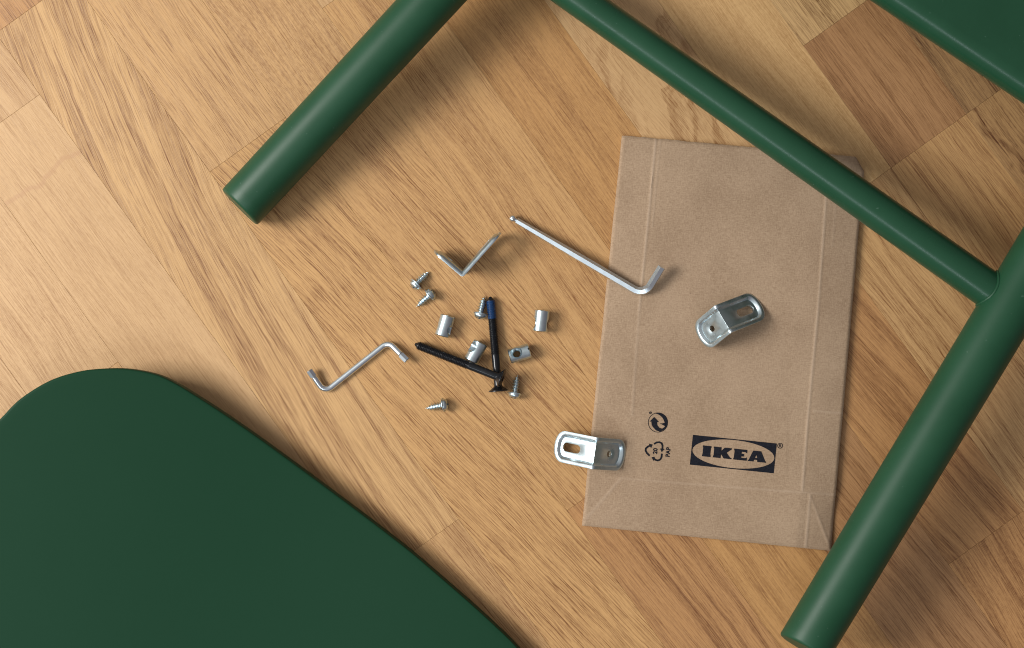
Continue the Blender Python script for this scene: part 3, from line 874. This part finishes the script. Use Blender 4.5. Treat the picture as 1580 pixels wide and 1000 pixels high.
# (end a px, end b px, roll, label): +X end carries the slot, the cross hole sits towards -X
for (xa, ya, xb, yb, roll, lab) in (
        (682.5, 517.5, 691, 488.5, 70, "leftmost silver barrel nut, below the touching pair of small screws"),
        (833.5, 511, 837, 479.5, -86, "rightmost silver barrel nut, alone between the blue tipped bolt and the packet"),
        (741.5, 529.5, 727, 556.5, 54, "silver barrel nut between the two black bolts, touching the left pointing bolt"),
        (788.5, 549.5, 815, 541.5, -16, "silver barrel nut right of the black bolts with its round hole facing up")):
    a = P(xa, ya, .0053); b = P(xb, yb, .0053)
    if nut0 is None: o = nut0 = obj("barrel_nut", nutm)
    else: o = nut0.copy(); C.objects.link(o)
    o.matrix_world = axis_matrix((a + b) / 2, b, 0) @ Matrix.Rotation(R(roll), 4, 'X') @ Matrix.Diagonal((1, 1.08, 1.08, 1))
    props(o, lab, "barrel nut", GN)

# ================================================================ small wood screws
pitch = 1.75
def thr(s, a):
    s = s / MM
    if s > 12.9: return 0.06 * MM
    core = 1.45 if s < 9 else 1.45 * (13.2 - s) / 4.2
    f = (s / pitch - a / (2 * math.pi)) % 1.0
    ridge = max(0, 1 - abs(f - .5) / .24)
    env = min(1, max(0, (s - 2.6) / 1.0)) * min(1, max(.12, (13.6 - s) / 3.6))
    return (core + .95 * ridge * env) * MM
ss = [(2.0 + 11.1 * i / 110) * MM for i in range(111)]
Vs, Fs = revolve(thr, ss, 28); shank = mesh("shank", Vs, Fs, M_zinc, True, 60); clean(shank, 1e-8); shank.shade_smooth()
Vs, Fs = lathe([(q * MM, r * MM) for q, r in ((-1.1, .6), (-1.0, 1.5), (-.75, 2.3), (-.2, 3.0), (.5, 3.45), (1.2, 3.55), (1.35, 4.05), (1.6, 4.25), (1.9, 4.2), (2.1, 3.4), (2.3, 1.9), (2.9, 1.45))], 36)
hd = mesh("h", Vs, Fs, M_zinc, False); clean(hd, 1e-8)
cut = []
for rr in (0, 90):
    bx = bmesh.new(); bmesh.ops.create_cube(bx, size=1, matrix=Matrix.Rotation(R(rr), 4, 'X') @ Matrix.Translation((-.6 * MM, 0, 0)) @ Matrix.Diagonal((3.0 * MM, .95 * MM, 4.3 * MM, 1)))
    mm_ = bpy.data.meshes.new("c"); bx.to_mesh(mm_); bx.free(); cut.append(mm_)
head = boolean(hd, cut); head.name = "head"; head.shade_smooth(); head.set_sharp_from_angle(angle=R(32))
if not head.materials: head.materials.append(M_zinc)
scr = empty("wood_screw"); obj("shank", shank, scr); obj("head", head, scr)
GS = "short silver wood screws with pan heads"
first = True
for (hx, hy, tx, ty, roll, lab) in (
        (638.5, 441.5, 661, 420.5, 20, "short silver screw, upper one of the touching pair left of the V bracket"),
        (667, 452, 644, 472, 50, "short silver screw, lower one of the touching pair, its point towards the lower left"),
        (740, 489, 747.5, 458, 10, "short silver screw lying against the blue tipped end of the black bolt"),
        (793.5, 612, 798.5, 579, 30, "short silver screw beside the heads of the two black bolts"),
        (688.5, 624, 655, 630.5, 0, "short silver screw lying alone, nearest the bottom, its point to the left")):
    o = scr if first else copy_tree(scr); first = False
    o.matrix_world = axis_matrix(P(hx, hy, .0046), P(tx, ty, .0012), R(roll)) @ Matrix.Scale(1.17, 4)
    props(o, lab, "screw", GS)

# ================================================================ black machine bolts
LB = 66.5
def bthr(s, a):
    s = s / MM
    if s < 1.2: base_ = .8 + .6 * s
    elif s < 2.6: base_ = 1.52 + (s - 1.2) / 1.4 * .9
    else: base_ = 2.5
    f = (s / 1.2 - a / (2 * math.pi)) % 1.0
    rdg = abs(f - .5) * 2
    env = min(1, max(0, (s - 1.6) / 1.6)) * min(1, max(0, (41 - s) / .8))
    smooth_ = 2.55 if s > 41 else base_
    return (smooth_ + (0.55 * (1 - rdg) - 0.12) * env) * MM
ss = [i * .125 * MM for i in range(int(41.5 / .125))] + [(41.6 + (LB - 3.5 - 41.6) * i / 6) * MM for i in range(7)]
Vs, Fs = revolve(bthr, ss, 24); bshaft = mesh("shaft", Vs, Fs, M_black, True, 60); clean(bshaft, 1e-8); bshaft.shade_smooth(); bshaft.set_sharp_from_angle(angle=R(70))
Vs, Fs = lathe([(q * MM, r * MM) for q, r in ((LB - 4.6, 2.5), (LB - 4.2, 2.6), (LB - 3.4, 3.0), (LB - 1.0, 6.1), (LB - .75, 6.45), (LB - .35, 6.5), (LB - .1, 6.2), (LB + .15, 4.2), (LB + .25, 2.0))], 40)
bh = mesh("h", Vs, Fs, M_black, False); clean(bh, 1e-8)
bx = bmesh.new(); bmesh.ops.create_cone(bx, segments=6, radius1=2.3 * MM, radius2=2.3 * MM, depth=4.6 * MM, cap_ends=True, matrix=Matrix.Translation((LB * MM, 0, 0)) @ Matrix.Rotation(R(90), 4, 'Y'))
cm_ = bpy.data.meshes.new("c"); bx.to_mesh(cm_); bx.free()
bhead = boolean(bh, [cm_]); bhead.name = "head"; bhead.shade_smooth(); bhead.set_sharp_from_angle(angle=R(30))
if not bhead.materials: bhead.materials.append(M_black)
def patch(s, a): return bthr(s, a) * .985 + (.10 + .04 * min(1, s / MM / 8)) * MM + .05 * MM * math.sin(s / MM * 9)
Vs, Fs = revolve(patch, [(2.9 + 12.6 * i / 100) * MM for i in range(101)], 24)
pm_ = mesh("thread_lock_patch", Vs, Fs, M_blue, True); clean(pm_, 1e-8); pm_.shade_smooth()
GBo = "long black countersunk bolts"
b1 = empty("machine_bolt"); obj("shaft", bshaft, b1); obj("head", bhead, b1)
b2 = copy_tree(b1); p__ = obj("thread_lock_patch", pm_, b2); p__['label'] = "blue thread lock coating"
b1.matrix_world = axis_matrix(P(640.5, 531, .0029), P(779, 586, .0138), 0) @ Matrix.Diagonal((1, 1.08, 1.08, 1))
b2.matrix_world = axis_matrix(P(756.5, 458, .0029), P(769.5, 606, .0065), 0) @ Matrix.Diagonal((1, 1.08, 1.08, 1))
props(b1, "long black bolt pointing left, its countersunk head resting on the other bolt", "bolt", GBo)
props(b2, "long black bolt with a blue coated tip pointing to the top of the photo", "bolt", GBo)
